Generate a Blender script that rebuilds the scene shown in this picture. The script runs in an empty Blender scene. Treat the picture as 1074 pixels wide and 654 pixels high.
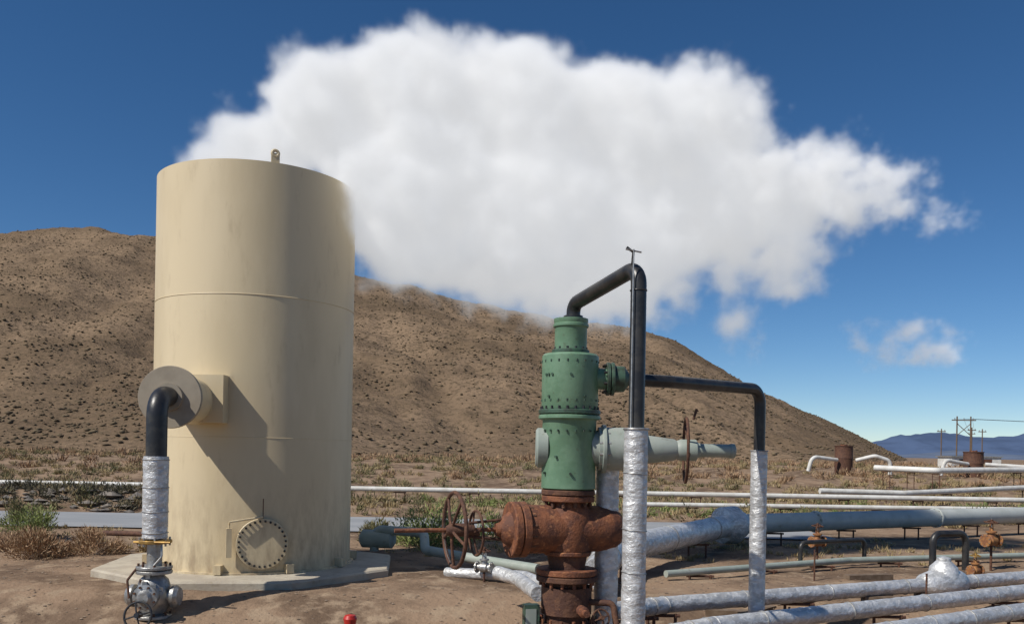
import bpy, math, random
import numpy as np
from mathutils import Vector, Matrix, noise
random.seed(7); rng=np.random.default_rng(7)
scene=bpy.context.scene
scene.view_settings.view_transform='Standard'
scene.view_settings.look='None'
scene.view_settings.exposure=0

# ---------------------------------------------------------------- materials
def mat(name,c1,c2=None,scale=5.0,rough=0.6,metal=0.0,bump=0.0,bscale=None,c3=None,detail=6,stretch=(1,1,1),c3scale=None,lo=.4,hi=.62,c3lo=.5,c3hi=.62,bdist=.02,spec=.5,dirt=None):
    m=bpy.data.materials.new(name); m.use_nodes=True
    nt=m.node_tree; N=nt.nodes; L=nt.links
    b=N['Principled BSDF']; b.inputs['Roughness'].default_value=rough; b.inputs['Metallic'].default_value=metal
    b.inputs['Specular IOR Level'].default_value=spec
    geo=N.new('ShaderNodeNewGeometry')
    mp=N.new('ShaderNodeMapping'); mp.inputs['Scale'].default_value=stretch
    L.new(geo.outputs['Position'],mp.inputs['Vector'])
    def nz(sc,det=detail,r=.6):
        n=N.new('ShaderNodeTexNoise'); n.inputs['Scale'].default_value=sc; n.inputs['Detail'].default_value=det; n.inputs['Roughness'].default_value=r
        L.new(mp.outputs[0],n.inputs['Vector']); return n
    def rng_(src,a,bb):
        r=N.new('ShaderNodeMapRange'); r.inputs['From Min'].default_value=a; r.inputs['From Max'].default_value=bb; r.interpolation_type='SMOOTHSTEP'
        L.new(src,r.inputs['Value']); return r.outputs['Result']
    if c2 is None:
        b.inputs['Base Color'].default_value=(*c1,1)
    else:
        n=nz(scale); mx=N.new('ShaderNodeMix'); mx.data_type='RGBA'
        mx.inputs['A'].default_value=(*c1,1); mx.inputs['B'].default_value=(*c2,1)
        L.new(rng_(n.outputs['Fac'],lo,hi),mx.inputs['Factor'])
        out=mx.outputs['Result']
        if c3 is not None:
            n2=nz(c3scale or scale*3.7); m2=N.new('ShaderNodeMix'); m2.data_type='RGBA'
            L.new(out,m2.inputs['A']); m2.inputs['B'].default_value=(*c3,1)
            L.new(rng_(n2.outputs['Fac'],c3lo,c3hi),m2.inputs['Factor']); out=m2.outputs['Result']
        if dirt is not None:   # splashed soil that thins out with height
            dcol,zt=dirt
            sp=N.new('ShaderNodeSeparateXYZ'); L.new(geo.outputs['Position'],sp.inputs[0])
            n4=N.new('ShaderNodeTexNoise'); n4.inputs['Scale'].default_value=5; n4.inputs['Detail'].default_value=8; n4.inputs['Roughness'].default_value=.65
            mp2=N.new('ShaderNodeMapping'); mp2.inputs['Scale'].default_value=(1.6,1.6,.5); L.new(geo.outputs['Position'],mp2.inputs['Vector']); L.new(mp2.outputs[0],n4.inputs['Vector'])
            zz=N.new('ShaderNodeMapRange'); zz.inputs['From Min'].default_value=.1; zz.inputs['From Max'].default_value=zt; zz.inputs['To Min'].default_value=1; zz.inputs['To Max'].default_value=.0; L.new(sp.outputs[2],zz.inputs['Value'])
            ml=N.new('ShaderNodeMath'); ml.operation='MULTIPLY'; L.new(zz.outputs[0],ml.inputs[0]); L.new(rng_(n4.outputs['Fac'],.35,.75),ml.inputs[1])
            m3=N.new('ShaderNodeMix'); m3.data_type='RGBA'; L.new(out,m3.inputs['A']); m3.inputs['B'].default_value=(*dcol,1); L.new(ml.outputs[0],m3.inputs['Factor']); out=m3.outputs['Result']
        L.new(out,b.inputs['Base Color'])
    if bump>0:
        n3=nz(bscale or scale*2); bp=N.new('ShaderNodeBump'); bp.inputs['Strength'].default_value=bump; bp.inputs['Distance'].default_value=bdist
        L.new(n3.outputs['Fac'],bp.inputs['Height']); L.new(bp.outputs[0],b.inputs['Normal'])
    return m

M_tank=mat('cream_paint',(.64,.53,.345),(.58,.475,.30),scale=1.1,rough=.5,bump=.08,bscale=3,stretch=(1,1,.3),c3=(.50,.40,.25),c3scale=6,c3lo=.56,c3hi=.82,dirt=((.33,.25,.16),1.5))
M_tank2=mat('darker_taupe',(.33,.28,.21),(.28,.235,.175),scale=4,rough=.6)  # taupe tone, darker than the tank shell colour
M_black=mat('black_paint',(.018,.018,.02),(.04,.037,.033),scale=8,rough=.38,bump=.1,bscale=30)
M_green=mat('green_paint',(.12,.22,.135),(.155,.265,.17),scale=6,rough=.45,c3=(.10,.14,.085),c3scale=18,c3lo=.6,c3hi=.75,bump=.1,bscale=25)
M_dgreen=mat('dark_green_paint',(.05,.10,.065),(.035,.05,.035),scale=14,rough=.5)
M_ggreen=mat('grey_green_paint',(.27,.31,.27),(.33,.36,.32),scale=4,rough=.5,c3=(.2,.19,.15),c3scale=10,c3lo=.6,c3hi=.78)
M_gpipe=mat('grey_jacket',(.46,.48,.45),(.38,.40,.37),scale=1.5,rough=.5,c3=(.28,.27,.22),c3scale=6,c3lo=.6,c3hi=.78)
M_rust=mat('rusty_iron',(.21,.075,.032),(.11,.042,.024),scale=9,rough=.75,bump=.5,bscale=40,c3=(.33,.14,.06),c3scale=22,c3lo=.55,c3hi=.7)
M_drust=mat('dark_rust',(.075,.032,.02),(.12,.055,.03),scale=12,rough=.8,bump=.5,bscale=40,c3=(.19,.08,.035),c3scale=25,c3lo=.58,c3hi=.72)
M_orust=mat('orange_rust',(.34,.155,.05),(.20,.08,.035),scale=14,rough=.7,bump=.4,bscale=40)
M_foil=mat('foil_insulation',(.64,.64,.635),(.47,.47,.465),scale=6,rough=.4,metal=.4,bump=.9,bscale=7,bdist=.035,c3=(.74,.74,.735),c3scale=15,stretch=(1,1,1.6),lo=.38,hi=.6)
M_valve=mat('silver_valve_paint',(.40,.40,.39),(.29,.285,.27),scale=12,rough=.38,metal=.55,bump=.3,bscale=35,c3=(.22,.19,.15),c3scale=30,c3lo=.58,c3hi=.7)
M_white=mat('white_jacket',(.66,.65,.61),(.55,.53,.48),scale=3,rough=.5,bump=.3,bscale=12)
M_steel=mat('bare_steel',(.45,.45,.44),(.3,.29,.27),scale=20,rough=.4,metal=.6)
M_brass=mat('brass',(.45,.28,.08),(.3,.18,.06),scale=20,rough=.4,metal=.6)
M_red=mat('red_paint',(.5,.03,.02),(.35,.02,.015),scale=20,rough=.4)
M_wood=mat('weathered_wood',(.12,.08,.05),(.18,.13,.09),scale=10,rough=.9)
M_conc=mat('concrete',(.46,.41,.32),(.38,.33,.26),scale=3,rough=.9,bump=.3,bscale=30,c3=(.3,.25,.18),c3scale=9,c3lo=.55,c3hi=.75)
M_rock=mat('grey_rock',(.13,.115,.10),(.22,.19,.16),scale=2,rough=.95,bump=.6,bscale=8)
M_pebble=mat('pebbles',(.17,.125,.09),(.27,.20,.145),scale=2,rough=.95)
def leafmat(name,a,b,c,sc=2.5):
    m=mat(name,a,b,scale=sc,rough=.8,c3=c,c3scale=sc*4,spec=.15); return m
M_sage=leafmat('sagebrush_leaves',(.13,.13,.06),(.20,.17,.085),(.25,.21,.12))
M_lgreen=leafmat('green_leaves',(.15,.20,.06),(.22,.25,.09),(.30,.29,.14))
M_dry=leafmat('dry_twigs',(.28,.17,.10),(.36,.24,.15),(.42,.31,.19))
M_grass=leafmat('dry_grass',(.36,.275,.145),(.28,.21,.11),(.42,.34,.2))
M_dark=leafmat('dark_brush',(.09,.085,.06),(.15,.13,.08),(.2,.17,.11))
M_hshrub=leafmat('hill_scrub',(.10,.074,.046),(.14,.105,.064),(.19,.145,.09),.15)

# ---------------------------------------------------------------- mesh builder
def fillet(pts,R,seg=8):
    pts=[Vector(p) for p in pts]; out=[pts[0]]
    for i in range(1,len(pts)-1):
        a,b,c=pts[i-1],pts[i],pts[i+1]
        d1=(a-b); d2=(c-b); l1,l2=d1.length,d2.length; d1.normalize(); d2.normalize()
        ang=d1.angle(d2)
        if ang>3.1: out.append(b); continue
        t=min(R/math.tan(ang/2),l1*.49,l2*.49)
        p1=b+d1*t; p2=b+d2*t; r=t*math.tan(ang/2)
        bis=(d1+d2).normalized(); cen=b+bis*(r/math.sin(ang/2))
        v1=p1-cen; v2=p2-cen; tot=v1.angle(v2); ax=v1.cross(v2).normalized()
        for k in range(seg+1):
            out.append(cen+Matrix.Rotation(tot*k/seg,3,ax)@v1)
    out.append(pts[-1]); return out
class B:
    def __init__(s,name): s.name=name; s.v=[]; s.f=[]; s.m=[]; s.mats=[]
    def mi(s,m):
        if m not in s.mats: s.mats.append(m)
        return s.mats.index(m)
    def add(s,vs,fs,m):
        o=len(s.v); s.v+= [tuple(v) for v in vs]; s.f+=[tuple(i+o for i in f) for f in fs]; s.m+=[s.mi(m)]*len(fs)
    def tube(s,pts,r,m,n=20,R=0,jit=0,step=None,caps=True):
        pts=fillet(pts,R) if R>0 else [Vector(p) for p in pts]
        if step:
            q=[pts[0]]
            for a,b in zip(pts[:-1],pts[1:]):
                k=max(1,int((b-a).length/step))
                for j in range(1,k+1): q.append(a.lerp(b,j/k))
            pts=q
        T=[(pts[min(i+1,len(pts)-1)]-pts[max(i-1,0)]).normalized() for i in range(len(pts))]
        up=Vector((0,0,1)) if abs(T[0].z)<.9 else Vector((1,0,0))
        nrm=T[0].cross(up).normalized(); vs=[]
        for i,p in enumerate(pts):
            if i>0: nrm=(T[i-1].rotation_difference(T[i]))@nrm
            bn=T[i].cross(nrm).normalized(); nn=bn.cross(T[i]).normalized(); nrm=nn
            rr=r*(1+random.uniform(-jit,jit))
            for k in range(n):
                a=2*math.pi*k/n; r2=rr*(1+random.uniform(-jit,jit)*.5)
                vs.append(p+nn*math.cos(a)*r2+bn*math.sin(a)*r2)
        fs=[]
        for i in range(len(pts)-1):
            for k in range(n):
                fs.append((i*n+k,i*n+(k+1)%n,(i+1)*n+(k+1)%n,(i+1)*n+k))
        if caps:
            fs.append(tuple(range(n))[::-1]); fs.append(tuple((len(pts)-1)*n+k for k in range(n)))
        s.add(vs,fs,m)
    def lathe(s,o,d,prof,m,n=32,caps=True):
        o=Vector(o); d=Vector(d).normalized(); up=Vector((0,0,1)) if abs(d.z)<.9 else Vector((1,0,0))
        x=d.cross(up).normalized(); y=d.cross(x).normalized(); vs=[];fs=[]
        for t,r in prof:
            for k in range(n):
                a=2*math.pi*k/n; vs.append(o+d*t+(x*math.cos(a)+y*math.sin(a))*max(r,1e-4))
        for i in range(len(prof)-1):
            for k in range(n): fs.append((i*n+k,i*n+(k+1)%n,(i+1)*n+(k+1)%n,(i+1)*n+k))
        if caps:
            fs.append(tuple(range(n))[::-1]); fs.append(tuple((len(prof)-1)*n+k for k in range(n)))
        s.add(vs,fs,m)
    def flange(s,o,d,t0,t1,r,m,bolts=12,br=.014,bm=None,bl=.03,rr=None):
        c=min(.008,(t1-t0)*.2)
        s.lathe(o,d,[(t0,r-c),(t0+c,r),(t1-c,r),(t1,r-c)],m,40)
        if bolts: s.bolts(o,d,t0-bl,t1+bl,rr or r*.85,bolts,br,bm or m)
    def bolts(s,o,d,t0,t1,r,cnt,br,m):
        o=Vector(o); d=Vector(d).normalized(); up=Vector((0,0,1)) if abs(d.z)<.9 else Vector((1,0,0))
        x=d.cross(up).normalized(); y=d.cross(x).normalized()
        for k in range(cnt):
            a=2*math.pi*(k+.5)/cnt; p=o+(x*math.cos(a)+y*math.sin(a))*r
            s.lathe(p,d,[(t0,br),(t1,br)],m,6)
    def box(s,c,sz,m,rot=0,axis='Z',bev=0.0):
        Rm=Matrix.Rotation(rot,3,axis); c=Vector(c); hx,hy,hz=[q/2 for q in sz]
        vs=[c+Rm@Vector((x*hx,y*hy,z*hz)) for x in(-1,1) for y in(-1,1) for z in(-1,1)]
        s.add(vs,[(0,1,3,2),(4,6,7,5),(0,4,5,1),(2,3,7,6),(0,2,6,4),(1,5,7,3)],m)
    def torus(s,c,d,R,r,m,n=36,k=10):
        c=Vector(c); d=Vector(d).normalized(); up=Vector((0,0,1)) if abs(d.z)<.9 else Vector((1,0,0))
        x=d.cross(up).normalized(); y=d.cross(x).normalized(); vs=[];fs=[]
        for i in range(n):
            a=2*math.pi*i/n; e=x*math.cos(a)+y*math.sin(a)
            for j in range(k):
                b=2*math.pi*j/k; vs.append(c+e*(R+r*math.cos(b))+d*r*math.sin(b))
        for i in range(n):
            for j in range(k): fs.append((i*k+j,i*k+(j+1)%k,((i+1)%n)*k+(j+1)%k,((i+1)%n)*k+j))
        s.add(vs,fs,m)
    def wheel(s,c,d,R,r,m,spokes=5):
        s.torus(c,d,R,r,m); c=Vector(c); d=Vector(d).normalized(); up=Vector((0,0,1)) if abs(d.z)<.9 else Vector((1,0,0))
        x=d.cross(up).normalized(); y=d.cross(x).normalized()
        for i in range(spokes):
            a=2*math.pi*i/spokes+.3; e=x*math.cos(a)+y*math.sin(a)
            s.tube([c+d*.03,c+e*R*.5+d*.02,c+e*R],r*.75,m,8)
        s.lathe(c,d,[(-.03,r*2.2),(.05,r*2.2)],m,12)
    def done(s,smooth=35):
        me=bpy.data.meshes.new(s.name); me.from_pydata(s.v,[],s.f)
        for m in s.mats: me.materials.append(m)
        me.polygons.foreach_set('material_index',s.m)
        me.polygons.foreach_set('use_smooth',[True]*len(s.f)); me.update()
        import bmesh
        bm=bmesh.new(); bm.from_mesh(me); bmesh.ops.recalc_face_normals(bm,faces=bm.faces); bm.to_mesh(me); bm.free()
        me.set_sharp_from_angle(angle=math.radians(smooth))
        ob=bpy.data.objects.new(s.name,me); scene.collection.objects.link(ob); return ob

def npmesh(name,V,F,m,smooth=False):
    me=bpy.data.meshes.new(name); nf,k=F.shape
    me.vertices.add(len(V)); me.vertices.foreach_set('co',V.astype(np.float32).ravel())
    me.loops.add(nf*k); me.loops.foreach_set('vertex_index',F.astype(np.int32).ravel())
    me.polygons.add(nf); me.polygons.foreach_set('loop_start',np.arange(nf,dtype=np.int32)*k)
    me.update(calc_edges=True)
    me.polygons.foreach_set('use_smooth',[smooth]*nf)
    me.materials.append(m); me.validate(); ob=bpy.data.objects.new(name,me); scene.collection.objects.link(ob); return ob

# ---------------------------------------------------------------- ground
def ss(a,b,x):
    t=min(1,max(0,(x-a)/(b-a))); return t*t*(3-2*t)
ROAD0,ROAD1=18.2,22.0
def g(x,y):
    z=-.35*(1-ss(9.0,10.8,y)*1.0)
    z+=1.1*ss(31,52,y)*(1-ss(400,1200,y))
    far=ss(12,16,y)*(1-ss(60,200,y)); rd=1-(ss(ROAD0-1.2,ROAD0,y)*(1-ss(ROAD1,ROAD1+1.2,y)))
    z+=.16*far*rd*noise.noise(Vector((x*.35,y*.35,0)))
    if y<40: z+=.03*noise.noise(Vector((x*1.3,y*1.3,3)))*rd + .012*noise.noise(Vector((x*6,y*6,3)))*rd
    if x<-5: z+=.4*ss(7,11,-x)*ss(22.8,24.4,y)*(1-ss(25,27.5,y))
    return z
def axis(segs):
    out=[]
    for a,b,n in segs: out+=list(np.linspace(a,b,n,endpoint=False))
    out.append(segs[-1][1]); return out
xs=axis([(-5000,-300,12),(-300,-40,26),(-40,-12,56),(-12,14,260),(14,50,72),(50,300,25),(300,5000,12)])
ys=axis([(-60,4,12),(4,7,12),(7,17,130),(17,34,80),(34,60,40),(60,300,24),(300,8000,24)])
V=np.array([(x,y,g(x,y)) for y in ys for x in xs]); nx=len(xs)
F=np.array([(j*nx+i,j*nx+i+1,(j+1)*nx+i+1,(j+1)*nx+i) for j in range(len(ys)-1) for i in range(nx-1)])
M_ground=mat('sandy_ground',(.275,.19,.127),(.145,.098,.066),scale=.55,rough=.95,bump=.8,bscale=11,bdist=.045,c3=(.32,.235,.16),c3scale=2.6,detail=12,lo=.42,hi=.60,c3lo=.50,c3hi=.66,spec=.1)
npmesh('ground',V,F,M_ground,True)
M_road=mat('gravel_road',(.27,.28,.29),(.32,.325,.33),scale=1.2,rough=.9,bump=.3,bscale=20,stretch=(.3,1,1),spec=.1)
rx=np.linspace(-60,7,80); RV=[];
for y in (ROAD0,ROAD0+1,ROAD1-1,ROAD1): 
    for x in rx: RV.append((x,y+.12*noise.noise(Vector((x*.5,y,0))),.03))
RF=np.array([(j*80+i,j*80+i+1,(j+1)*80+i+1,(j+1)*80+i) for j in range(3) for i in range(79)])
npmesh('gravel_road',np.array(RV),RF,M_road)

# ---------------------------------------------------------------- hill
rid=[(-420,46),(-260,58),(-200,62),(-156,64.5),(-139,67),(-120,65),(-108,66.4),(-80,60),(-47.7,53),(-31.8,51),(-5.7,45.5),(17.5,42.5),(36,41),(46,38.5),(58,32.3),(75.7,21.5),(99,10.5),(118,1.5),(128,-3),(150,-6),(900,-9)]
RX=[a for a,b in rid]; RZ=[b for a,b in rid]
def hill(x,y):
    xe=x*(1+(min(260/y,5)-1)*ss(0,25,x)*.97) if y<260 else x
    H=(float(np.interp(xe,RX,RZ))+float(np.interp(xe-5,RX,RZ))+float(np.interp(xe+5,RX,RZ)))/3
    yr=260+8*noise.noise(Vector((x*.01,0,0)))
    if y<yr: t=max(0,(y-56)/(yr-56)); p=t*t*(1.5-.5*t)*.5+t*.5
    else: t=(y-yr)/260; p=max(-.1,1-t*t*1.4)
    if H<0: p=abs(p)
    z=H*p
    a=min(1,max(0,H/25))*min(1,max(0,(y-56)/50))
    n1=noise.fractal(Vector((x*.022+y*.006,y*.009,1)),.85,2.1,6); n2=noise.fractal(Vector((x*.09,y*.09,5)),.7,2.1,5)
    gl=1-abs(noise.noise(Vector((x*.045+y*.012,y*.007,4))))*3.2   # runoff gullies
    k=a*(.35+.65*(1-p) if y<yr else .3)
    return z+5.2*n1*k+.95*n2*a-1.5*max(0,gl)*k+(.25 if H>0 else -.3)
hx=np.linspace(-330,150,500); hy=np.concatenate([np.linspace(50,140,130,endpoint=False),np.linspace(140,280,150,endpoint=False),np.linspace(280,460,30)])
V=np.array([(x,y,hill(x,y) + (-.8 if y<56 else 0)) for y in hy for x in hx]); nx=len(hx)
F=np.array([(j*nx+i,j*nx+i+1,(j+1)*nx+i+1,(j+1)*nx+i) for j in range(len(hy)-1) for i in range(nx-1)])
M_hill=mat('hill_soil',(.25,.175,.113),(.165,.115,.073),scale=.03,rough=.95,bump=.9,bscale=1.8,bdist=.35,c3=(.125,.09,.057),c3scale=1.2,detail=12,lo=.38,hi=.6,c3lo=.48,c3hi=.62,spec=.05)
npmesh('hill',V,F,M_hill,True)
ico=np.array([(0,0,1),(.9,0,.35),(.28,.85,.35),(-.73,.53,.35),(-.73,-.53,.35),(.28,-.85,.35),(0,0,-.3)],float)
icf=np.array([(0,1,2),(0,2,3),(0,3,4),(0,4,5),(0,5,1),(6,2,1),(6,3,2),(6,4,3),(6,5,4),(6,1,5)])
VV=[];FF=[];o=0
for i in range(60000):
    y=56+210*random.random()**.68; x=random.uniform(-.64*y,min(.47*y,122))
    if noise.fractal(Vector((x*.035,y*.03,9)),.9,2,4)<random.uniform(-.7,.85): continue
    z=hill(x,y)
    if z<g(x,y)-.1: continue
    s=.09+.30*random.random()**3
    VV.append(ico*np.array([s,s,s*.7])*rng.uniform(.55,1.45,(7,1))+np.array([x,y,z])); FF.append(icf+o); o+=7
npmesh('hill_scrub',np.concatenate(VV),np.concatenate(FF),M_hshrub,True)

# distant mountains
def mountains(name,y0,base,amp,x0,x1,col,seed):
    xx=np.linspace(x0,x1,160); V=[];
    for j,(dy,f) in enumerate([(0,0),(300,.55),(600,1),(1200,0)]):
        for x in xx:
            e=min(1,max(0,(x-x0)/500))
            h=(base+amp*noise.fractal(Vector((x*.0022,dy*.001,seed)),.8,2.1,6))*f*e*(1+.06*noise.noise(Vector((x*.01,dy,2))))
            V.append((x,y0+dy,h-2))
    F=np.array([(j*160+i,j*160+i+1,(j+1)*160+i+1,(j+1)*160+i) for j in range(3) for i in range(159)])
    m=mat(name+'_haze',col,tuple(c*.8 for c in col),scale=.006,rough=1,spec=0)  # blue air haze is painted into the base colour
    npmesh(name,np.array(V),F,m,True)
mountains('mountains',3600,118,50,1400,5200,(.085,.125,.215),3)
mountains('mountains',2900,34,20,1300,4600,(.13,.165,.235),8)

# ---------------------------------------------------------------- bushes
def bush_geo(c,rx,rz,n,leaf,up=.5,clumps=9):
    c=np.array(c); cl=rng.normal(size=(clumps,3)); cl/=np.linalg.norm(cl,axis=1)[:,None]; cl[:,2]=abs(cl[:,2])
    cl*=rng.uniform(.35,.8,(clumps,1)); k=rng.integers(0,clumps,n)
    d=rng.normal(size=(n,3)); d/=np.linalg.norm(d,axis=1)[:,None]
    P=cl[k]+d*(rng.uniform(.1,1,n)**.6*.38)[:,None]; P[:,2]=abs(P[:,2])
    ax=P/np.maximum(np.linalg.norm(P,axis=1)[:,None],1e-3)+rng.normal(size=(n,3))*.5; ax[:,2]+=up; ax/=np.linalg.norm(ax,axis=1)[:,None]
    sd=np.cross(ax,rng.normal(size=(n,3))); sd/=np.linalg.norm(sd,axis=1)[:,None]
    P=P*np.array([rx,rx,rz])+c; l=leaf*rng.uniform(.6,1.5,n)[:,None]; w=l*.28
    A=P-sd*w; Bq=P+sd*w; C=P+ax*l*2
    V=np.stack([A,Bq,C],1).reshape(-1,3); F=np.arange(3*n).reshape(-1,3)
    return V,F
def bush(name,c,rx,rz,n,leaf,m,**k):
    V,F=bush_geo((0,0,0),rx,rz,n,leaf,**k); ob=npmesh(name,V,F,m); ob.location=c; return ob
def gp(x,y,d=0): return (x,y,g(x,y)+d)
bush('green_sagebrush',gp(-1.45,15.8),.95,.85,5200,.035,M_lgreen,clumps=14)
bush('green_sagebrush',gp(-2.6,16.6),.45,.5,1500,.035,M_sage)
bush('green_sagebrush',gp(-.4,16.6),.5,.5,1500,.035,M_lgreen)
bush('green_sagebrush',gp(-9.0,16.2),.65,.68,3200,.03,M_lgreen)
bush('green_sagebrush',gp(-9.9,17.4),.5,.6,1800,.03,M_sage)
bush('dry_tumbleweed',gp(-7.5,13.5),.75,.50,3800,.03,M_dry,clumps=14)
bush('dry_tumbleweed',gp(-6.7,13.9),.6,.42,2600,.03,M_dry)
bush('dry_tumbleweed',gp(-8.5,14.3),.5,.34,2000,.03,M_dry)
bush('dry_tumbleweed',gp(-6.1,14.7),.35,.3,1200,.03,M_grass)
def field(name,m,N,xr,yr,sz,n,leaf,flat=.8,dens=.1,up=.5):
    VV=[];FF=[];o=0
    for i in range(N):
        y=random.uniform(*yr); x=random.uniform(xr[0]*y,xr[1]*y)
        if ROAD0-.4<y<ROAD1+.7 and x<7.5: continue
        if noise.noise(Vector((x*.12,y*.2,len(name))))<dens-random.random()*.4: continue
        s=random.uniform(*sz); V,F=bush_geo((x,y,g(x,y)-.03),s,s*flat,n,leaf,up=up,clumps=6)
        VV.append(V);FF.append(F+o);o+=len(V)
    npmesh(name,np.concatenate(VV),np.concatenate(FF),m)
field('sagebrush_field',M_sage,700,(-.68,.68),(22,60),(.25,.6),110,.055)
field('dry_grass_field',M_grass,1500,(-.68,.68),(22,62),(.2,.5),90,.06,.55,-.1,1.2)
field('dark_brush_field',M_dark,200,(-.66,-.2),(23.2,27),(.25,.45),150,.045,.8,-.5)
field('green_brush_field',M_lgreen,130,(-.1,.68),(22,30),(.25,.5),140,.045)
field('dry_weeds',M_grass,300,(-.66,.66),(14.5,17.8),(.08,.2),50,.03,.7,-.1,1.2)
field('dry_grass',M_dry,500,(-.66,.66),(40,75),(.4,.9),90,.09,.5,-.3,1.0)
def rocks(name,N,xr,yr,sz,m):
    VV=[];FF=[];o=0
    for i in range(N):
        y=random.uniform(*yr); x=random.uniform(xr[0]*y,xr[1]*y); s=random.uniform(*sz)*random.random()**.6
        if math.hypot(x+3.8,y-12.69)<2.2: continue
        VV.append(ico*np.array([s,s*.8,s*.5])*rng.uniform(.7,1.3,(7,1))+np.array([x,y,g(x,y)])); FF.append(icf+o); o+=7
    npmesh(name,np.concatenate(VV),np.concatenate(FF),m)
rocks('pebbles',7500,(-.66,.66),(8,18),(.006,.036),M_pebble)
rocks('rock_pile',380,(-.66,-.32),(22.9,26),(.13,.38),M_rock)

# ---------------------------------------------------------------- tank
TC=Vector((-3.80,12.69,0)); TR=1.403
b=B('steam_silencer_tank')
b.lathe(TC,(0,0,1),[(.10,TR),(1.2,TR),(2.4,TR),(3.6,TR),(4.8,TR),(5.57,TR)],M_tank,160,caps=False)
b.lathe(TC,(0,0,1),[(5.57,TR),(5.57,TR-.025)],M_tank,160,caps=False)
b.lathe(TC,(0,0,1),[(5.57,TR-.025),(4.4,TR-.025)],M_tank,160,caps=False)
b.lathe(TC,(0,0,1),[(4.4,TR-.03),(4.41,.02)],M_tank2,64,caps=False)
b.lathe(TC,(0,0,1),[(.10,TR+.05),(.125,TR+.05)],M_tank,120)
b.torus(TC+Vector((0,0,3.80)),(0,0,1),TR,.007,M_tank,160,8); b.torus(TC+Vector((0,0,1.91)),(0,0,1),TR,.004,M_tank,160,8)
lp=TC+Vector((.42,-.907,0))*(TR-.03)
b.box(lp+Vector((0,0,5.60)),(.11,.03,.2),M_tank,.43); b.torus(lp+Vector((0,0,5.70)),(.42,-.907,0),.04,.022,M_tank)
lp2=TC+Vector((-.42,.907,0))*(TR-.03); b.box(lp2+Vector((0,0,5.60)),(.11,.03,.2),M_tank,.43)
dm=Vector((.36,-.933,0)); mo=TC+Vector((0,0,.51))
b.lathe(mo,dm,[(TR-.1,.27),(TR+.03,.27)],M_tank,40)
b.flange(mo,dm,TR+.02,TR+.04,.335,M_tank,0); b.flange(mo,dm,TR+.044,TR+.07,.335,M_tank,28,.0165,M_black,.02,.3)
sdv=Vector((-.933,-.36,0))
hp=mo+dm*(TR+.03)+sdv*.42
b.box(hp+Vector((0,0,.02)),(.07,.08,.38),M_tank,.37); b.tube([hp+Vector((0,0,.2)),hp+Vector((0,0,.27)),hp+dm*.1+Vector((0,0,.30)),mo+dm*(TR+.1)+Vector((0,0,.36))],.014,M_tank,8)
b.tube([mo+dm*(TR+.10)+Vector((0,0,.34)),mo+dm*(TR+.10)+Vector((0,0,.60))],.007,M_drust,8)
for k in range(10):
    a=2*math.pi*k/10+.3; d=Vector((math.cos(a),math.sin(a),0)); b.box(TC+d*(TR+.05)+Vector((0,0,.17)),(.12,.1,.12),M_tank,a)
nx_=Vector((-4.13,10.32,2.37)); nd=Vector((-.05,1,0)).normalized()
b.box((-4.05,11.55,2.40),(.62,.95,.62),M_tank)
b.lathe(nx_,nd,[(.03,.30),(1.6,.30)],M_tank,48)
b.lathe(nx_,nd,[(0,.365),(.0,.372),(.012,.378),(.05,.378),(.055,.37)],M_tank2,64)
b.lathe(nx_,nd,[(-.05,.165),(.01,.17)],M_tank2,40)
b.done()
PX,PY=-4.11,9.92
b=B('tank_inlet_pipe')
b.tube([nx_+nd*.1,(PX,PY,2.37),(PX,PY,1.60)],.117,M_black,28,R=.27)
b.tube([(PX,PY,1.66),(PX,PY,.72)],.14,M_foil,28,jit=.022,step=.045)
for z in (1.62,1.3,1.02,.78): b.torus((PX,PY,z),(0,0,1),.141,.008,M_steel)
o=(PX,PY,0)
b.flange(o,(0,0,1),.66,.70,.19,M_brass,8,.012,M_steel,.03); b.tube([(PX-.19,PY-.12,.68),(PX+.26,PY-.2,.69)],.014,M_brass,8)
b.tube([(PX,PY,.7),(PX,PY,-.6)],.085,M_valve,18)
b.flange(o,(0,0,1),.36,.40,.20,M_valve,8,.014,M_drust,.03); b.flange(o,(0,0,1),.31,.35,.20,M_valve,0)
b.lathe(o,(0,0,1),[(.30,.10),(.24,.16),(.1,.20),(.0,.20),(-.1,.16),(-.16,.10)],M_valve,24)
b.lathe((PX,PY,.05),(1,0,0),[(-.30,.10),(-.26,.13),(-.22,.13),(-.21,.09),(.21,.09),(.22,.13),(.26,.13),(.30,.10)],M_valve,20)
b.lathe((PX+.02,PY-.05,.08),(0,-1,0),[(0,.12),(.2,.11),(.21,.14),(.25,.14),(.26,.09),(.3,.06)],M_valve,20)
b.bolts((PX+.02,PY-.05,.08),(0,-1,0),.2,.275,.12,8,.013,M_drust)
b.flange(o,(0,0,1),-.20,-.16,.21,M_valve,8,.014,M_drust,.03)
b.wheel((PX,PY-.42,-.1),(0,-1,.25),.15,.013,M_black,4)
b.tube([(PX+.12,PY-.1,.68),(PX+.14,PY-.14,.52),(PX+.06,PY-.16,.42)],.012,M_steel,8,R=.05)
b.tube([(PX-.16,PY-.1,.38),(PX-.24,PY-.16,.25),(PX-.2,PY-.2,.05)],.014,M_drust,8,R=.05)
for k in range(9): b.box((PX+random.uniform(-.2,.2),PY-.14+random.uniform(-.1,.05),.15+random.uniform(-.12,.14)),(.05,.08,.05),M_steel if k%2 else M_drust,random.random())
b.done()
b=B('concrete_pad')
n=8; R1=2.16
vs=[];fs=[]
for z,r in ((-.3,R1),(.075,R1),(.1,R1-.025)):
    for k in range(n):
        a=2*math.pi*(k+.5)/n+.12; vs.append(TC+Vector((math.cos(a)*r,math.sin(a)*r,z)))
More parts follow.
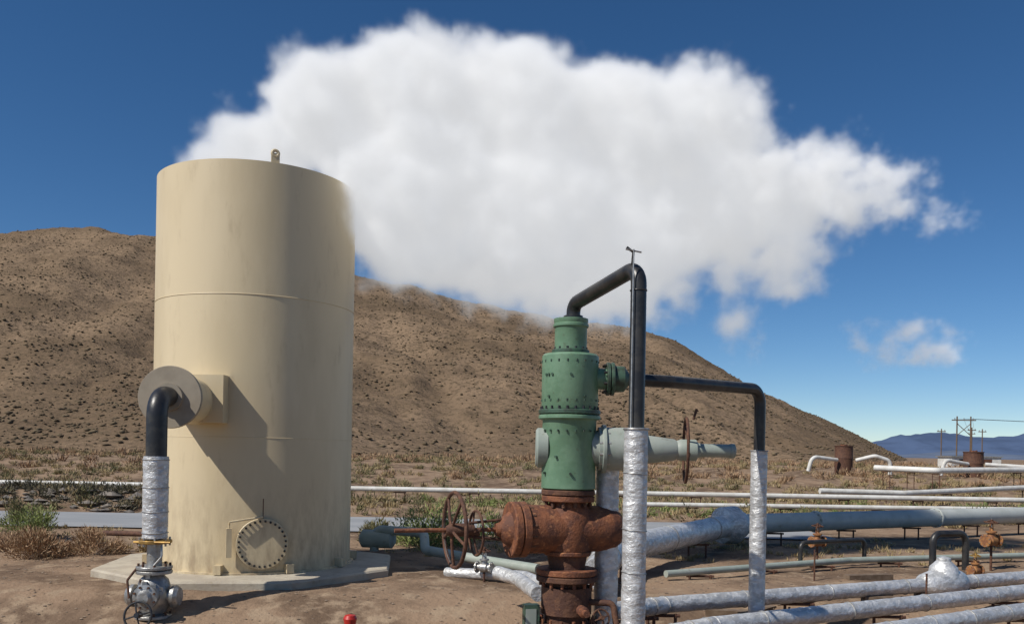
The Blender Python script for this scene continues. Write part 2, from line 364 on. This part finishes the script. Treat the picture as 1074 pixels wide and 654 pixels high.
for i in range(2):
    for k in range(n): fs.append((i*n+k,i*n+(k+1)%n,(i+1)*n+(k+1)%n,(i+1)*n+k))
fs.append(tuple(2*n+k for k in range(n))); b.add(vs,fs,M_conc); b.done(20)

# ---------------------------------------------------------------- wellhead
W=Vector((.53,8.0,0)); Z=Vector((0,0,1))
b=B('geothermal_wellhead')
b.lathe(W,Z,[(-.5,.2),(.30,.2),(.30,.235),(.55,.235),(.56,.19),(.66,.19),(.74,.17),(.9,.2)],M_drust,36)
b.flange(W,Z,.60,.655,.285,M_drust,14,.017,M_rust,.045); b.flange(W,Z,.66,.715,.285,M_rust,0)
b.flange(W,Z,.16,.215,.29,M_drust,14,.017,M_rust,.045); b.flange(W,Z,.10,.155,.29,M_drust,0)
b.flange(W,Z,.86-.02,.88,.22,M_rust,0)
vd=Vector((-.955,-.297,0)); vo=W+Vector((0,0,1.08))
b.lathe(W,Z,[(.84,.19),(.95,.23),(1.2,.23),(1.28,.19),(1.34,.17),(1.38,.17)],M_rust,36)
b.lathe(vo,vd,[(-.56,.03),(-.545,.10),(-.51,.155),(-.45,.195),(-.36,.215),(-.34,.215),(.44,.225),(.46,.2)],M_rust,40)
b.flange(vo,vd,.42,.49,.255,M_rust,14,.017,M_drust,.05); b.flange(vo,vd,.50,.57,.255,M_rust,0)
b.lathe(vo,vd,[(.57,.16),(.63,.12),(.66,.07),(.70,.055)],M_rust,28)
b.tube([vo+vd*.6,vo+vd*1.62],.019,M_rust,12)
b.tube([vo+vd*.64+Z*.09,vo+vd*.95+Z*.06],.013,M_drust,8); b.tube([vo+vd*.64-Z*.09,vo+vd*.95-Z*.06],.013,M_drust,8)
b.lathe(vo,vd,[(.9,.045),(1.0,.06),(1.12,.06),(1.16,.035)],M_drust,16)
wd=Vector((-.93,-.365,0)); b.wheel(vo+vd*1.08,wd,.335,.018,M_drust,5); b.torus(vo+vd*1.08,wd,.325,.008,M_steel)
b.wheel(vo+vd*.88+Z*-.03,wd,.2,.012,M_drust,4)
b.flange(W,Z,1.335,1.39,.245,M_rust,12,.018,M_drust,.05); b.flange(W,Z,1.395,1.445,.25,M_drust,0)
b.lathe(W,Z,[(1.445,.225),(1.46,.252),(2.08,.25),(2.10,.262)],M_green,56)
b.flange(W,Z,2.095,2.135,.288,M_green,0); b.flange(W,Z,2.141,2.185,.288,M_dgreen,22,.012,M_black,.03,.265)
b.lathe(W,Z,[(2.185,.255),(2.20,.263),(2.68,.263),(2.70,.245),(2.705,.15)],M_green,56)
for z in (1.98,2.26,2.62): b.bolts(W,Z,z,z+.018,.262,20,.01,M_dgreen)
b.lathe(W,Z,[(2.70,.15),(2.98,.15),(3.0,.16),(3.03,.16),(3.035,.10)],M_green,40)
b.flange(W,Z,2.705,2.745,.175,M_dgreen,12,.012,M_black,.02); b.flange(W,Z,2.95,2.985,.165,M_green,0)
for k in range(9):
    a=random.uniform(-2.8,-.3); z=random.choice([1.6,1.75,2.3,2.5]); d=Vector((math.cos(a),math.sin(a),0))
    b.lathe(W+Z*z,d,[(.24,.012),(.275,.012)],M_dgreen,8)
X=Vector((1,0,0)); so=W+Vector((0,0,2.48))
b.lathe(so,X,[(.2,.10),(.36,.10)],M_green,28); b.flange(so,X,.335,.37,.155,M_dgreen,8,.014,M_black,.03); b.flange(so,X,.376,.41,.155,M_dgreen,0)
b.lathe(so,X,[(.41,.125),(.5,.12),(.54,.07)],M_dgreen,28)
to=W+Vector((0,0,1.83))
b.lathe(to,X,[(-.31,.165),(-.29,.185),(-.2,.185)],M_ggreen,32)
b.lathe(to,X,[(.2,.16),(.27,.165),(.27,.2),(.56,.2),(.58,.14),(.75,.13),(.98,.10),(1.02,.075)],M_ggreen,36)
b.flange(to,X,.30,.34,.225,M_ggreen,12,.014,M_steel,.03); b.flange(to,X,.60,.64,.21,M_ggreen,12,.014,M_steel,.03); b.flange(to,X,.645,.685,.21,M_ggreen,0)
b.lathe(to,X,[(1.0,.085),(1.04,.10),(1.18,.10),(1.2,.07),(1.25,.062),(1.50,.062),(1.5,.068),(1.54,.068),(1.55,.05)],M_ggreen,24)
b.wheel(to+X*1.09+Vector((0,-.0,0)),Vector((.992,-.125,0)),.30,.014,M_drust,5)
b.tube([to+X*1.13+Vector((0,-.12,.28)),to+X*1.16+Vector((0,-.12,.38))],.012,M_drust,8)
b.tube([W+Vector((.38,.12,1.7)),W+Vector((.38,.12,-.4))],.11,M_foil,20,jit=.03,step=.06)
b.tube([W+Vector((.2,-.1,.42)),W+Vector((.42,-.15,.42)),W+Vector((.45,-.2,.2))],.03,M_drust,12,R=.06)
b.wheel(W+Vector((.30,-.25,.30)),(.3,-1,.3),.08,.009,M_drust,4)
b.lathe(W+Vector((.12,-.2,.36)),(0.2,-1,0),[(0,.05),(.12,.05),(.13,.03),(.2,.03)],M_rust,12)
b.box(W+Vector((-.33,-.1,.28)),(.14,.1,.22),M_dgreen,.2); b.box(W+Vector((-.33,-.155,.28)),(.10,.004,.15),M_ggreen,.2)
for dx in(-.45,-.2,.33): b.tube([W+Vector((dx,-.15,-.4)),W+Vector((dx,-.15,.22+dx*.1))],.012,M_drust,8)
b.done()
b=B('vent_pipe')
b.tube([(.55,8,3.0),(.55,8,3.17),(1.01,7.0,3.32),(1.01,7.0,1.9)],.065,M_black,24,R=.13)
b.lathe((.55,8,0),Z,[(3.02,.09),(3.06,.09),(3.07,.066)],M_black,20)
b.torus((1.01,7.0,3.12),Z,.066,.006,M_black); b.torus((1.01,7.0,1.99),Z,.1,.008,M_steel)
b.tube([(1.01,7.0,2.0),(1.01,7.0,-.5)],.098,M_foil,28,jit=.022,step=.04)
for z in (1.6,1.2,.8,.4): b.torus((1.01,7.0,z+.03*math.sin(z*9)),(.08,0,1),.099,.005,M_steel)
b.tube([(.955,6.93,3.44),(.955,6.93,2.0)],.006,M_steel,6); b.tube([(.89,6.93,3.44),(1.02,6.95,3.42)],.007,M_steel,6)
b.tube([(.90,6.95,3.46),(.955,6.95,3.42),(.955,7,3.33)],.012,M_black,8)
b.done()
b=B('discharge_pipe')
b.tube([(1.03,8.0,2.48),(1.5,8.2,2.48),(2.65,9.2,2.5),(2.65,9.2,1.7)],.06,M_black,22,R=.16)
b.tube([(2.65,9.2,1.84),(2.65,9.2,.1)],.086,M_foil,24,jit=.022,step=.045); b.torus((2.65,9.2,1.84),Z,.088,.008,M_steel)
b.tube([(2.65,9.2,.5),(2.65,9.2,-.3)],.05,M_black,16)
b.done()

# ---------------------------------------------------------------- pipelines
def stand(b,x,y,z,m=M_drust,w=.3):
    gz=g(x,y)-.05
    b.tube([(x-w/2,y,gz),(x-w/2,y,z)],.018,m,8); b.tube([(x+w/2,y,gz),(x+w/2,y,z)],.018,m,8); b.tube([(x-w/2-.05,y,z-.02),(x+w/2+.05,y,z-.02)],.018,m,8)
def pipeline(name,pts,r,m,supports=6,R=.3,jit=.02,step=.1,seams=0):
    b=B(name); P=fillet(pts,R) if len(pts)>2 else [Vector(p) for p in pts]
    b.tube(P,r,m,20,jit=jit,step=step if jit else None)
    a=Vector(pts[0]);c=Vector(pts[-1]); dd=(c-a).normalized()
    for k in range(supports):
        t=(k+.5)/supports; i=t*(len(pts)-1); j=int(i); p=Vector(pts[j]).lerp(Vector(pts[j+1]),i-j)
        stand(b,p.x,p.y,p.z-r)
    for k in range(seams):
        t=(k+.5)/seams; i=t*(len(pts)-1); j=int(i); A=Vector(pts[j]);C=Vector(pts[j+1]); p=A.lerp(C,i-j); b.torus(p,(C-A),r*1.01,r*.05+.004,M_steel,24,6)
    return b
pipeline('insulated_pipe',[(.95,8.6,.2),(1.7,9.35,.15),(7.2,12,.15),(12,14.3,.2)],.092,M_foil,8,seams=14,jit=.025,step=.06).done()
pipeline('insulated_pipe',[(1.25,7.85,.1),(2.0,8.35,.13),(6.4,10.7,.15),(11,13.1,.15)],.092,M_foil,7,seams=12,jit=.025,step=.06).done()
pipeline('insulated_pipe',[(3.4,8.15,.12),(5.6,9.36,.15),(10,11.6,.15)],.085,M_foil,5,seams=8,jit=.025,step=.06).done()
b=pipeline('steam_pipeline',[(1.1,10.6,.30),(1.4,12,.42),(4.18,16.4,.45)],.2,M_foil,3,seams=5,jit=.02,step=.08)
b.lathe((4.18,16.4,.45),(.87,.43,0),[(-.25,.2),(-.2,.34),(.12,.36),(.14,.30),(.3,.25)],M_foil,32)
b.lathe((4.0,16.1,.52),(-.2,.1,1),[(0,.2),(.12,.16),(.14,.02)],M_foil,24)
b.done()
b=pipeline('steam_pipeline',[(4.3,16.5,.46),(12.4,20.7,.46),(30,30,.5)],.19,M_gpipe,9,jit=0)
for p in [(6.2,17.45),(9.5,19.2),(14,21.6)]: b.flange((p[0],p[1],.46),(.888,.46,0),-.03,.03,.22,M_gpipe,10,.015,M_steel,.03)
b.done()
pipeline('white_pipeline',[(-40,29,.42),(45,29,.42)],.085,M_white,34,jit=0).done()
pipeline('white_pipeline',[(4,25.6,.26),(38,27,.30)],.07,M_white,12,jit=0).done()
pipeline('white_pipeline',[(11,30.6,.55),(14.2,31,.5),(26,36,.9),(46,46,1.5)],.10,M_white,9,jit=0).done()
pipeline('white_pipeline',[(16.5,39,1.3),(18.3,37,1.25),(30,42,1.4)],.13,M_white,5,jit=0).done()
pipeline('grey_pipe',[(2.2,12.1,.1),(5.5,13.9,.12),(10,15.2,.14)],.05,M_ggreen,6,jit=0).done()
pipeline('black_pipe',[(6.35,12.9,.1),(6.35,12.9,.66),(6.95,13.1,.66),(6.95,13.1,.1)],.05,M_black,0,R=.14,jit=0).done()
pipeline('black_pipe',[(4.6,13.6,.05),(4.6,13.6,.42),(5.9,14.3,.42),(5.9,14.3,.05)],.035,M_black,0,R=.1,jit=0).done()
b=pipeline('grey_pipe',[(-2.25,14.2,.1),(-2.25,14.2,.46),(-1.4,13.9,.44),(-1.35,13.6,.2),(-.3,12.8,.14),(.4,12.2,.12)],.075,M_ggreen,0,R=.15,jit=0)
b.lathe((-2.2,14.2,.30),(1,-.2,0),[(-.3,.08),(-.25,.15),(.25,.15),(.3,.08)],M_ggreen,20); b.done()
pipeline('insulated_pipe',[(-.9,12.2,.05),(.2,11.5,.12),(.5,10.6,.12),(.55,9.4,.12)],.075,M_foil,0,jit=.03,step=.06).done()
pipeline('insulated_pipe',[(-.15,10.2,.35),(.1,9.9,.32),(.3,9.0,.3)],.08,M_foil,0,jit=.03,step=.06).done()

def valve(name,p,d,s,body,whl,rot=0):
    p=Vector(p); d=Vector(d).normalized(); b=B(name)
    b.lathe(p,d,[(-.9*s,.35*s),(-.5*s,.35*s),(-.35*s,.5*s),(.35*s,.5*s),(.5*s,.35*s),(.9*s,.35*s)],body,20)
    for t in(-.92,.78): b.flange(p,d,t*s,(t+.14)*s,.62*s,body,8,.05*s,M_steel,.05*s)
    b.lathe(p,Z,[(.2*s,.38*s),(.7*s,.34*s),(.75*s,.5*s),(.9*s,.5*s),(.95*s,.2*s),(1.3*s,.13*s)],body,18)
    b.lathe(p,Z,[(1.2*s,.05*s),(2.1*s,.05*s)],M_steel,8)
    b.tube([p+Z*s*.9+d*.25*s,p+Z*1.7*s+d*.15*s],.05*s,body,8); b.tube([p+Z*s*.9-d*.25*s,p+Z*1.7*s-d*.15*s],.05*s,body,8)
    b.wheel(p+Z*1.75*s,(0.05,-.05,1),.62*s,.06*s,whl,5); b.tube([p-Z*.3*s,Vector((p.x,p.y,g(p.x,p.y)-.1))],.12*s,M_drust,8)
    return b.done()
valve('gate_valve',(7.9,14.1,.46),(1,.45,0),.17,M_orust,M_drust)
valve('gate_valve',(5.15,14.4,.36),(1,.45,0),.15,M_orust,M_drust)
valve('gate_valve',(6.75,12.45,.18),(1,.45,0),.12,M_orust,M_brass)
valve('gate_valve',(-5.95,14.4,.3),(1,.1,0),.2,M_rust,M_drust)
valve('gate_valve',(-.35,11.7,.2),(1,-.5,0),.13,M_steel,M_drust)
pipeline('rusty_pipe',[(-7.4,14.9,.25),(-6.2,14.5,.28),(-5.3,14.1,.3)],.045,M_drust,0,jit=0).done()
b=B('wrapped_valve')
pp=Vector((5.7,11.28,.15)); pd=Vector((.9,.43,0)).normalized()
b.lathe(pp,pd,[(-.42,.10),(-.36,.15),(-.12,.2),(.1,.22),(.3,.16),(.36,.10)],M_foil,20); b.lathe(pp,Z,[(.05,.2),(.22,.17),(.30,.09),(.34,.085),(.36,.02)],M_foil,18); b.done()
b=B('pipe_support_stakes')
for (x,y,h) in [(3.1,9.5,.42),(5.1,10.5,.4),(7.0,11.4,.4),(3.6,8.9,.34),(5.0,9.6,.34),(4.4,12.4,.45),(7.6,12.3,.45),(8.2,13.0,.6)]:
    gz=g(x,y); b.tube([(x,y,gz-.1),(x,y,gz+h)],.013,M_drust,8)
b.done()
b=B('timber_sleepers')
for i in range(9):
    x=random.uniform(2.5,9); y=x*.5+random.uniform(7.9,10.3); 
    b.box((x,y,g(x,y)+.04),(random.uniform(.4,.9),.14,.09),M_wood,random.uniform(-.4,1.2))
b.done()
b=B('red_marker_post')
b.tube([(-1.50,8.1,-.5),(-1.50,8.1,.19)],.02,M_steel,10); b.lathe((-1.50,8.1,0),Z,[(.12,.05),(.19,.065),(.22,.05),(.23,.01)],M_red,18); b.done()

def rtank(x,y,z0,r,h):
    b=B('rusty_steel_tank'); b.lathe((x,y,z0),Z,[(-.4,r),(0,r),(h*.5,r),(h*.5+.02,r+.015),(h*.5+.05,r),(h,r),(h+.02,r+.03),(h+.05,r+.03),(h+.06,r*.4)],M_drust,28); b.flange((x,y,z0+h+.05),Z,0,.05,r*.4,M_rust,8); b.done()
rtank(17.4,45,1.05,.45,1.25); rtank(24.2,45,.95,.48,1.15)
pipeline('white_pipeline',[(15.2,44,1.0),(15.4,44,1.75),(16.9,44.6,1.6)],.10,M_white,0,R=.35,jit=0).done()
pipeline('white_pipeline',[(17.9,44.6,1.6),(18.6,44,1.85),(19.4,44,1.6),(19.4,44,.9)],.10,M_white,0,R=.3,jit=0).done()
pipeline('white_pipeline',[(22.0,44,.9),(22.2,44,1.7),(23.7,44.6,1.5)],.10,M_white,0,R=.3,jit=0).done()
pipeline('white_pipeline',[(24.6,44.6,1.5),(26.5,44,1.4),(30,44,1.3)],.10,M_white,1,R=.3,jit=0).done()
# low white equipment further out
def shed(x,y,w,h,m,rot):
    b=B('equipment_shed'); z=g(x,y); b.box((x,y,z+h/2),(w,w*.8,h),m,rot); b.box((x,y,z+h+.04),(w+.2,w*.8+.2,.08),M_steel,rot)
    R_=Matrix.Rotation(rot,3,'Z'); b.box(Vector((x,y,z+h*.42))+R_@Vector((0,-w*.4-.01,0)),(w*.35,.03,h*.8),M_drust,rot); b.done()
shed(29.5,57,1.7,.75,M_white,.2); shed(34.5,63,2.0,.8,M_white,-.1)
def pole(x,y,h,two=False):
    b=B('utility_pole'); gz=0
    offs=(-2,2) if two else (0,)
    for o in offs: b.tube([(x+o,y,gz-2),(x+o,y,gz+h)],.2,M_wood,8)
    b.box((x,y,gz+h*.92),((7 if two else 3),.25,.3),M_wood)
    if two: b.tube([(x-2,y,h*.85),(x+2,y,h*.6)],.1,M_wood,6); b.tube([(x+2,y,h*.85),(x-2,y,h*.6)],.1,M_wood,6)
    for q in (-.45,0,.45): b.lathe((x+q*(6 if two else 2.6),y,gz+h*.92+.15),Z,[(0,.12),(.5,.1)],M_steel,6)
    b.done()
pole(131.5,250,14,True); pole(166,310,13); pole(178,325,13); pole(190,355,13); pole(150,300,12)
b=B('power_lines')
for dz,dx in((0,-2.5),(0,0),(0,2.5)):
    A=Vector((131.5+dx,250,13.3));
    for C in (Vector((166+dx*.5,310,12.4)),Vector((400+dx,330,16))):
        P=[A.lerp(C,t/10)-Z*(4*(t/10)*(1-t/10)*1.5) for t in range(11)]; b.tube(P,.03,M_black,4)
b.done()

# ---------------------------------------------------------------- steam
EL=[(-4.52,12.5,5.68,.5,.4,1),(-4.25,12.55,5.86,.6,.5,1),(-3.75,12.65,6.1,.8,.75,1),(-2.85,12.8,6.8,.95,.95,1),(-1.64,13,6.9,1.3,1.15,1),(-1.47,13.1,5.75,1.5,1.35,1),
(-.2,13.5,6.88,1.6,1.3,1),(0,13.6,5.43,1.9,1.4,1),(1.51,14,6.8,1.7,1.25,1),(1.23,14,5.2,1.7,1.35,1),(3.0,14.5,7.2,1.35,1.08,1),
(3.2,14.6,6.08,1.75,1.2,1),(5.14,15,6.42,1.4,.83,.75),(6.17,15.3,6.48,1.0,.62,.5),(4.32,15,5.25,1.2,.75,.42),(.78,14,4.33,.95,.5,1),
(-1.31,13.2,4.77,1.15,.65,1),(3.93,15,4.35,.4,.65,.2),(7.4,16,3.92,.9,.42,.02),(7.7,16,6.3,.6,.3,.02),(-3.8,12.69,5.25,1.3,.7,1),(2.4,14.4,4.5,.75,.5,.4)]
ng=bpy.data.node_groups.new('steam_field','GeometryNodeTree')
ng.interface.new_socket('Geometry',in_out='OUTPUT',socket_type='NodeSocketGeometry')
N=ng.nodes; L=ng.links
out=N.new('NodeGroupOutput'); vc=N.new('GeometryNodeVolumeCube'); pos=N.new('GeometryNodeInputPosition')
def mth(op,a,b_=None,c_=None):
    n=N.new('ShaderNodeMath'); n.operation=op
    for i,v in enumerate((a,b_,c_)):
        if v is None: continue
        if isinstance(v,(int,float)): n.inputs[i].default_value=v
        else: L.new(v,n.inputs[i])
    return n.outputs[0]
def gnoise(sc,det,rough,off=0):
    n=N.new('ShaderNodeTexNoise'); n.inputs['Scale'].default_value=sc; n.inputs['Detail'].default_value=det; n.inputs['Roughness'].default_value=rough
    a=N.new('ShaderNodeVectorMath'); a.operation='ADD'; a.inputs[1].default_value=(off,off*2,off); L.new(pos.outputs[0],a.inputs[0]); L.new(a.outputs[0],n.inputs['Vector']); return n
def gmap(v,a,b_,c_,d_):
    m=N.new('ShaderNodeMapRange'); m.inputs['From Min'].default_value=a; m.inputs['From Max'].default_value=b_; m.inputs['To Min'].default_value=c_; m.inputs['To Max'].default_value=d_; L.new(v,m.inputs['Value']); return m.outputs[0]
acc=None
for (x,y,z,rx_,rz_,w) in EL:
    s=N.new('ShaderNodeVectorMath'); s.operation='SUBTRACT'; L.new(pos.outputs[0],s.inputs[0]); s.inputs[1].default_value=(x,y,z)
    d=N.new('ShaderNodeVectorMath'); d.operation='DIVIDE'; L.new(s.outputs[0],d.inputs[0]); rm=(rx_+rz_)/2; d.inputs[1].default_value=(rx_,rm,rz_)
    l=N.new('ShaderNodeVectorMath'); l.operation='LENGTH'; L.new(d.outputs[0],l.inputs[0])
    f=mth('MULTIPLY',mth('SUBTRACT',1.0,l.outputs['Value']),rm)
    if w<1: f=mth('MINIMUM',f,.35*w)
    if acc is None: acc=f
    else: acc=mth('SMOOTH_MAX',acc,f,.15)
n1=gnoise(.75,2,.5); n2=gnoise(2.1,7,.70,7)
vo1=N.new('ShaderNodeTexVoronoi'); vo1.feature='SMOOTH_F1'; vo1.inputs['Scale'].default_value=2.1; vo1.inputs['Smoothness'].default_value=.5
wv=N.new('ShaderNodeVectorMath'); wv.operation='SCALE'; wv.inputs['Scale'].default_value=.85; L.new(n2.outputs['Color'],wv.inputs[0])
wa=N.new('ShaderNodeVectorMath'); wa.operation='ADD'; L.new(pos.outputs[0],wa.inputs[0]); L.new(wv.outputs[0],wa.inputs[1]); L.new(wa.outputs[0],vo1.inputs['Vector'])
puff=mth('MULTIPLY',mth('SUBTRACT',.42,vo1.outputs['Distance']),.42)
sep=N.new('ShaderNodeSeparateXYZ'); L.new(pos.outputs[0],sep.inputs[0])
amp=mth('MAXIMUM',gmap(sep.outputs[0],1,6.5,.75,2.9),gmap(sep.outputs[2],5.2,4.0,.75,2.3))
a1=mth('MULTIPLY',mth('SUBTRACT',n1.outputs[0],.5),.5)
a2=mth('MULTIPLY',mth('MULTIPLY',mth('SUBTRACT',n2.outputs[0],.5),.9),amp)
tot=mth('ADD',mth('ADD',acc,puff),mth('ADD',a1,a2))
wd_=mth('MAXIMUM',gmap(sep.outputs[0],-2,6,.30,.85),gmap(sep.outputs[2],5.0,3.8,.30,.8))
sm=N.new('ShaderNodeMapRange'); sm.interpolation_type='SMOOTHSTEP'; sm.inputs['From Min'].default_value=-.10; L.new(wd_,sm.inputs['From Max']); L.new(tot,sm.inputs['Value'])
L.new(sm.outputs[0],vc.inputs['Density'])
vc.inputs['Min'].default_value=(-5.8,11.2,3.3); vc.inputs['Max'].default_value=(8.7,16.8,8.8)
vc.inputs['Resolution X'].default_value=260; vc.inputs['Resolution Y'].default_value=88; vc.inputs['Resolution Z'].default_value=98
mst=bpy.data.materials.new('steam'); mst.use_nodes=True; nt=mst.node_tree; nt.nodes.clear()
try: mst.cycles.volume_step_rate=4.0
except Exception as e: print(e)
o_=nt.nodes.new('ShaderNodeOutputMaterial'); at=nt.nodes.new('ShaderNodeAttribute'); at.attribute_name='density'
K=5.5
mu=nt.nodes.new('ShaderNodeMath'); mu.operation='MULTIPLY'; mu.inputs[1].default_value=K; nt.links.new(at.outputs['Fac'],mu.inputs[0])
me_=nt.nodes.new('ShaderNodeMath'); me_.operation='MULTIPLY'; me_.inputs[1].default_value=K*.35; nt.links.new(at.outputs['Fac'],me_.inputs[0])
vs_=nt.nodes.new('ShaderNodeVolumeScatter'); vs_.inputs['Color'].default_value=(1,1,1,1); vs_.inputs['Anisotropy'].default_value=-.1; nt.links.new(mu.outputs[0],vs_.inputs['Density'])
em=nt.nodes.new('ShaderNodeEmission'); em.inputs['Color'].default_value=(.97,.98,1,1); nt.links.new(me_.outputs[0],em.inputs['Strength'])  # added even glow, standing in for light scattered many times inside the steam
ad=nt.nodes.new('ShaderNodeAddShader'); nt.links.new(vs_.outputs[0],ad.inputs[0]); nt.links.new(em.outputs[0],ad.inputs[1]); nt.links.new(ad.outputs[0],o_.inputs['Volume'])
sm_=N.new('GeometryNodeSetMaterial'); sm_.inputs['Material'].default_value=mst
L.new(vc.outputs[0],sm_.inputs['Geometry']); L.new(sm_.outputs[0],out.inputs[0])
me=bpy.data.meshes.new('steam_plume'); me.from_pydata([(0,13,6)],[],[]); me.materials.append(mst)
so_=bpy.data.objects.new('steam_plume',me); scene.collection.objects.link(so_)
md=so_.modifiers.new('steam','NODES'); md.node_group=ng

# ---------------------------------------------------------------- light, sky, camera
el=math.radians(47); az=Vector((-.80,-.53,0)).normalized()
ts=Vector((az.x*math.cos(el),az.y*math.cos(el),math.sin(el)))
sd=bpy.data.lights.new('sun','SUN'); sd.energy=4.6; sd.angle=math.radians(.5); sd.color=(1,.95,.87)
so=bpy.data.objects.new('sun',sd); so.rotation_euler=ts.to_track_quat('Z','Y').to_euler(); so.location=(-20,-20,30); scene.collection.objects.link(so)
w=bpy.data.worlds.new('World'); scene.world=w; w.use_nodes=True; nt=w.node_tree
sk=nt.nodes.new('ShaderNodeTexSky'); sk.sky_type='NISHITA'; sk.sun_disc=False; sk.sun_elevation=el; sk.sun_rotation=math.atan2(az.x,az.y)%(2*math.pi)
sk.altitude=2500; sk.air_density=.95; sk.dust_density=.05; sk.ozone_density=3.0
hs=nt.nodes.new('ShaderNodeHueSaturation'); hs.inputs['Saturation'].default_value=1.22
nt.links.new(sk.outputs[0],hs.inputs['Color']); nt.links.new(hs.outputs[0],nt.nodes['Background'].inputs[0]); nt.nodes['Background'].inputs[1].default_value=.088
cd=bpy.data.cameras.new('camera'); cam=bpy.data.objects.new('camera',cd); scene.collection.objects.link(cam)
cam.location=(0,0,1.8); cam.rotation_euler=(math.radians(90),math.radians(-1.0),0)
cd.sensor_width=36; cd.lens=900/1074*36; cd.shift_y=145/1074; cd.clip_start=.1; cd.clip_end=20000
scene.camera=cam
